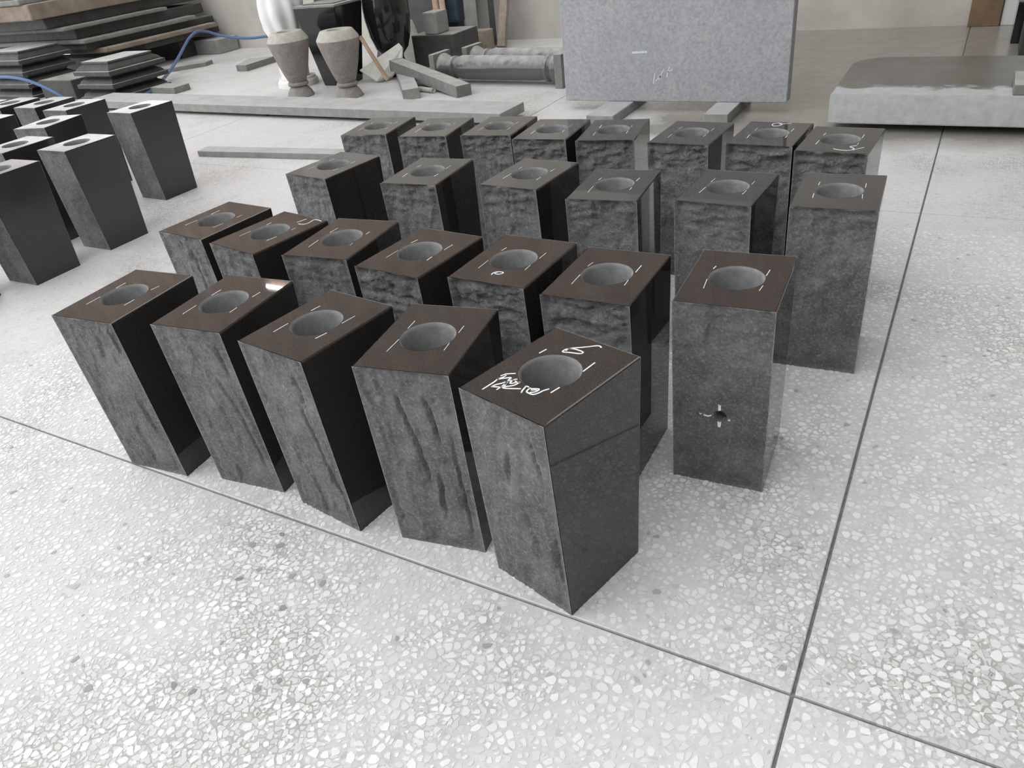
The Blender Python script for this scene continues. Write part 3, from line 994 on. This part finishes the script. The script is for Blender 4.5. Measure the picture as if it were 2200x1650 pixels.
statue()
o = empty('stone_pillar', (-4.18, 4.02, 0)); tag(o, 'plain grey round stone pillar between the statue and the black planter', 'pillar')
link('shaft', lathe_mesh('shaft', [(0, .05), (.085, .05), (.082, .4), (.078, .95), (0, .95)], 32), M_GREYG, o)
link('base', lathe_mesh('base', [(0, 0), (.11, 0), (.112, .03), (.098, .045), (.086, .052), (0, .052)], 32), M_GREYG, o)

# ------------------------------------------------------------------ clutter in front of the back wall
def quad_slab(name, pts, thick, seed=0):
    """a broken flat piece: polygon in 3D given its outline, extruded along its normal"""
    P = [Vector(p) for p in pts]
    n = Vector((0, 0, 0))
    for i in range(len(P)):
        n += (P[i] - P[0]).cross(P[(i + 1) % len(P)] - P[0])
    n.normalize()
    bm = bmesh.new()
    a = [bm.verts.new(p) for p in P]
    b = [bm.verts.new(p - n * thick) for p in P]
    bm.faces.new(a); bm.faces.new(b[::-1])
    for i in range(len(P)):
        j = (i + 1) % len(P)
        bm.faces.new((a[i], b[i], b[j], a[j]))
    return from_bm(name, bm)


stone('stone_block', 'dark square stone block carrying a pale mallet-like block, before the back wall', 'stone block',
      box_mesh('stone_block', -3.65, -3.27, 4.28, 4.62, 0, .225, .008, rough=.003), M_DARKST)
o = empty('mallet', (-3.47, 4.39, .225)); tag(o, 'pale grey block-headed mallet with two wooden handles on the dark stone block', 'mallet')
link('head', box_mesh('head', -.06, .06, -.10, .06, 0, .15, .010), M_GREYD, o)
for k, x in enumerate((-.03, .03)):
    link('handle', tube_mesh('handle', [(x, .05, .13), (x - .10, .20, .46)], .022, 10, 1), M_WOOD, o)
stone('broken_board', 'broken white plaster board leaning under the wooden handle', 'board',
      quad_slab('broken_board', [(-3.80, 3.80, .085), (-3.64, 3.77, .015), (-3.60, 3.80, .03), (-3.57, 3.86, .03), (-3.505, 3.92, .10), (-3.52, 3.98, .20), (-3.56, 4.00, .225)], .02), M_PLASTER)
stone('broken_board', 'small torn white plaster piece standing behind the leaning board', 'board',
      quad_slab('broken_board', [(-3.86, 4.42, 0), (-3.68, 4.42, 0), (-3.70, 4.46, .16), (-3.75, 4.48, .21), (-3.79, 4.49, .31), (-3.86, 4.48, .24), (-3.90, 4.46, .14)], .03), M_PLASTER)
stone('wooden_handle', 'pinkish wooden tool handle leaning in front of the black urn', 'tool handle',
      tube_mesh('wooden_handle', [(-3.555, 3.79, .02), (-3.62, 3.77, .16), (-3.70, 3.76, .315)], .0145, 12, 3), M_WOOD)
stone('leaning_slab', 'dark rough slab leaning towards the back wall behind the black urn', 'stone slab',
      quad_slab('leaning_slab', [(-4.35, 4.70, 0), (-3.76, 4.70, 0), (-3.74, 5.20, 1.0), (-4.33, 5.20, 1.0)], .05), M_DARKST)
o = empty('bench_machine', (-3.80, 5.14, 0)); tag(o, 'dusty blue steel grinding machine behind the dark stone block', 'machine')
link('motor_body', box_mesh('motor_body', -.16, .12, -.14, .14, .20, .44, .02), M_BLUE, o)
link('neck', box_mesh('neck', -.05, .05, -.05, .05, .03, .21, .006), M_BLUE, o)
link('foot', box_mesh('foot', -.16, .16, -.13, .13, 0, .03, .004), M_DARKST, o)
link('drum', lathe_mesh('drum', [(0, -.13), (.11, -.13), (.12, -.12), (.12, -.01), (.11, 0), (0, 0)], 28, 'x'), M_BLUE, o).location = (0, 0, .42)
link('lid', box_mesh('lid', -.17, .13, -.15, .15, .44, .465, .006), M_GREYG, o)
stone('leaning_plank', 'pale grey plank leaning upright beside the blue machine', 'plank',
      bar_mesh('leaning_plank', (-3.52, 4.93, .01), (-3.66, 5.20, .95), .10, .03), M_GREYD)
stone('leaning_plank', 'dark narrow plank leaning behind the pale plank', 'plank',
      bar_mesh('leaning_plank', (-3.40, 5.06, .01), (-3.50, 5.26, .95), .045, .03), M_DARKST)
stone('timber_stump', 'short square timber stump standing right of the dark stone block', 'timber',
      box_mesh('timber_stump', -3.46, -3.32, 4.80, 4.93, 0, .16, .006), M_WOODG)
stone('leaning_post', 'weathered wooden post leaning against the back wall behind the columns', 'post',
      bar_mesh('leaning_post', (-3.27, 4.95, .012), (-3.33, 5.28, .62), .065, .05), M_WOODG)
stone('stone_chip', 'small stone scrap on the floor beside the leaning post', 'stone scrap',
      box_mesh('stone_chip', -3.22, -3.13, 4.72, 4.79, 0, .03, .01, rough=.006), M_GREYG)

# loose pieces on the floor, left
stone('stone_offcut', 'flat grey broken offcut lying before the long stack of slabs', 'stone offcut',
      quad_slab('stone_offcut', [(-6.60, 4.16, .035), (-6.38, 4.22, .035), (-6.18, 4.46, .035), (-6.22, 4.58, .035), (-6.50, 4.48, .035)], .035), M_GREYG)
stone('stone_offcut', 'grey wedge offcut lying left of the white statue', 'stone offcut',
      quad_slab('stone_offcut', [(-5.52, 4.22, .05), (-5.40, 4.22, .05), (-5.42, 4.60, .05), (-5.66, 4.52, .05)], .05), M_GREYG)
stone('stone_offcut', 'small grey offcut on the floor behind the blue hose end', 'stone offcut',
      box_mesh('stone_offcut', -5.66, -5.38, 3.42, 3.58, 0, .05, .005, rough=.003), M_GREYG)
stone('wall_block', 'low pale-topped stone block lying along the foot of the back wall', 'stone block',
      box_mesh('wall_block', -7.35, -6.62, 5.04, 5.32, 0, .135, .01, rough=.004), M_GREYD)

# ------------------------------------------------------------------ stack of long slabs and moulded bases
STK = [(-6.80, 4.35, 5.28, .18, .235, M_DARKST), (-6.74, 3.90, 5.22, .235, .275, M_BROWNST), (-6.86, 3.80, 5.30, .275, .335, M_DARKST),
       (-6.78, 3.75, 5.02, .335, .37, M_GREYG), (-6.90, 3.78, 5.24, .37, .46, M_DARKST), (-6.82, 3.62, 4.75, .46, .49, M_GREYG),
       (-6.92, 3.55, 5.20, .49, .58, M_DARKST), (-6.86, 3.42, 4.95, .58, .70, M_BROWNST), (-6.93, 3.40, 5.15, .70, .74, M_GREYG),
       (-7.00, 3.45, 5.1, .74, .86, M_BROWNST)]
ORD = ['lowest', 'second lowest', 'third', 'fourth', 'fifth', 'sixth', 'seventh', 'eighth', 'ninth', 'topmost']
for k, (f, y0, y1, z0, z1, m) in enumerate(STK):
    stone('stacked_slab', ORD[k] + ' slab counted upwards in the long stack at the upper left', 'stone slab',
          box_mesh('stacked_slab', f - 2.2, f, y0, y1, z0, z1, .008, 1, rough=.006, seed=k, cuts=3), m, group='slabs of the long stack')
for k, y in enumerate((4.15, 4.95)):
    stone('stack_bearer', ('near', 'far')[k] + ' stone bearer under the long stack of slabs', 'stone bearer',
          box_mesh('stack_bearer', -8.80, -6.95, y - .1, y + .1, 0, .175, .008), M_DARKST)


def mould(name_idx, cx, cy, z, w, d, h, label, flip=False):
    """moulded base: plate, ogee and wide lip"""
    prof = [(0.0, .00), (.30, .00), (.34, .018), (.46, .022), (.60, .034), (.72, .054), (.80, .066), (.86, .066), (.88, .060), (1.0, .060)]
    o = empty('moulded_stone', (cx, cy, z))
    tag(o, label, 'stone base', 'moulded stone bases in stacks')
    def ringmesh(name, seg):
        vs, fs = [], []
        for f, ins in seg:
            zz = h * f
            for sx, sy in ((-1, -1), (1, -1), (1, 1), (-1, 1)):
                vs.append((sx * (w / 2 - ins), sy * (d / 2 - ins), zz))
        for i in range(len(seg) - 1):
            for k in range(4):
                k2 = (k + 1) % 4
                fs.append((i * 4 + k, i * 4 + k2, i * 4 + 4 + k2, i * 4 + 4 + k))
        fs.append((3, 2, 1, 0)); e = (len(seg) - 1) * 4; fs.append((e, e + 1, e + 2, e + 3))
        return mesh(name, vs, fs)
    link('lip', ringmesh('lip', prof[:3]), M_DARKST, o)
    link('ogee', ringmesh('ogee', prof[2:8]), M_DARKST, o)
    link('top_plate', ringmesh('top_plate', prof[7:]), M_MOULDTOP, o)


M_MOULDTOP = dust_lit_tops('sky_lit_moulding_top', (.10, .10, .10), .5, .2, 14, (.55, .57, .55))  # pale top colour paints in the sky's reflection
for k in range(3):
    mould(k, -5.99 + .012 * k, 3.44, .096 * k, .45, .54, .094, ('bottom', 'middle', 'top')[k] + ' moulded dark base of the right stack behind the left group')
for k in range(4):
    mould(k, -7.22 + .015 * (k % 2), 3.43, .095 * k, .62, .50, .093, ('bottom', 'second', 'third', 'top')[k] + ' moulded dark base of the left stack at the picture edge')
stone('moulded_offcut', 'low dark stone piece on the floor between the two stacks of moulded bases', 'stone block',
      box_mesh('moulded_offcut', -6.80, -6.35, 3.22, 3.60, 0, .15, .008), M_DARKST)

# ------------------------------------------------------------------ hose, post, panel
hp = [(-4.75, 4.75, .012), (-5.1, 4.88, .10), (-5.373, 4.9, .171), (-5.754, 4.9, .169), (-5.972, 4.9, .159), (-6.165, 4.88, .172), (-6.307, 4.82, .211), (-6.371, 4.75, .254),
      (-6.39, 4.66, .274), (-6.41, 4.58, .244), (-6.428, 4.52, .198), (-6.28, 4.28, 0.128), (-6.09, 4.02, 0.08), (-5.96, 3.82, 0.046), (-5.824, 3.6, 0.02), (-5.68, 3.40, .012), (-5.64, 3.24, .012), (-5.74, 3.14, .012),
      (-6.0, 3.10, .012), (-6.311, 3.13, .012), (-6.421, 3.10, .085), (-6.547, 3.06, .158), (-6.689, 3.02, .21), (-6.925, 2.98, .229), (-7.278, 2.93, .19), (-7.8, 2.85, .012)]
stone('garden_hose', 'blue plastic hose snaking over the floor past the stacks', 'hose', tube_mesh('garden_hose', hp, .0125, 10, 6), M_HOSE)
stone('timber_post', 'brown upright board post standing against the back wall at the right', 'post',
      box_mesh('timber_post', -.02, .155, YW - .06, YW - .001, 0, 2.2, .004), M_BROWN)
stone('wall_panel', 'white painted panel against the wall right of the brown post', 'panel',
      box_mesh('wall_panel', .16, 1.3, YW - .045, YW - .001, 0, 2.1, .004), M_WHITEP)

o = empty('wall_lamp', (-7.12, YW + .02, 3.60)); tag(o, 'short fluorescent lamp high on the brown cladding, mirrored in a block top', 'lamp')
link('housing', box_mesh('housing', -.22, .22, -.05, 0, .02, .08, .006), M_WHITEP, o)
_t = NT('lit_tube'); _t.set(Base_Color=(.9, .9, .9)); _t.b.inputs['Emission Color'].default_value = (1, .98, .95, 1); _t.b.inputs['Emission Strength'].default_value = 14
link('tube', lathe_mesh('tube', [(0, -.19), (.022, -.19), (.022, .19), (0, .19)], 14, 'x'), _t.m, o).location = (0, -.055, .01)
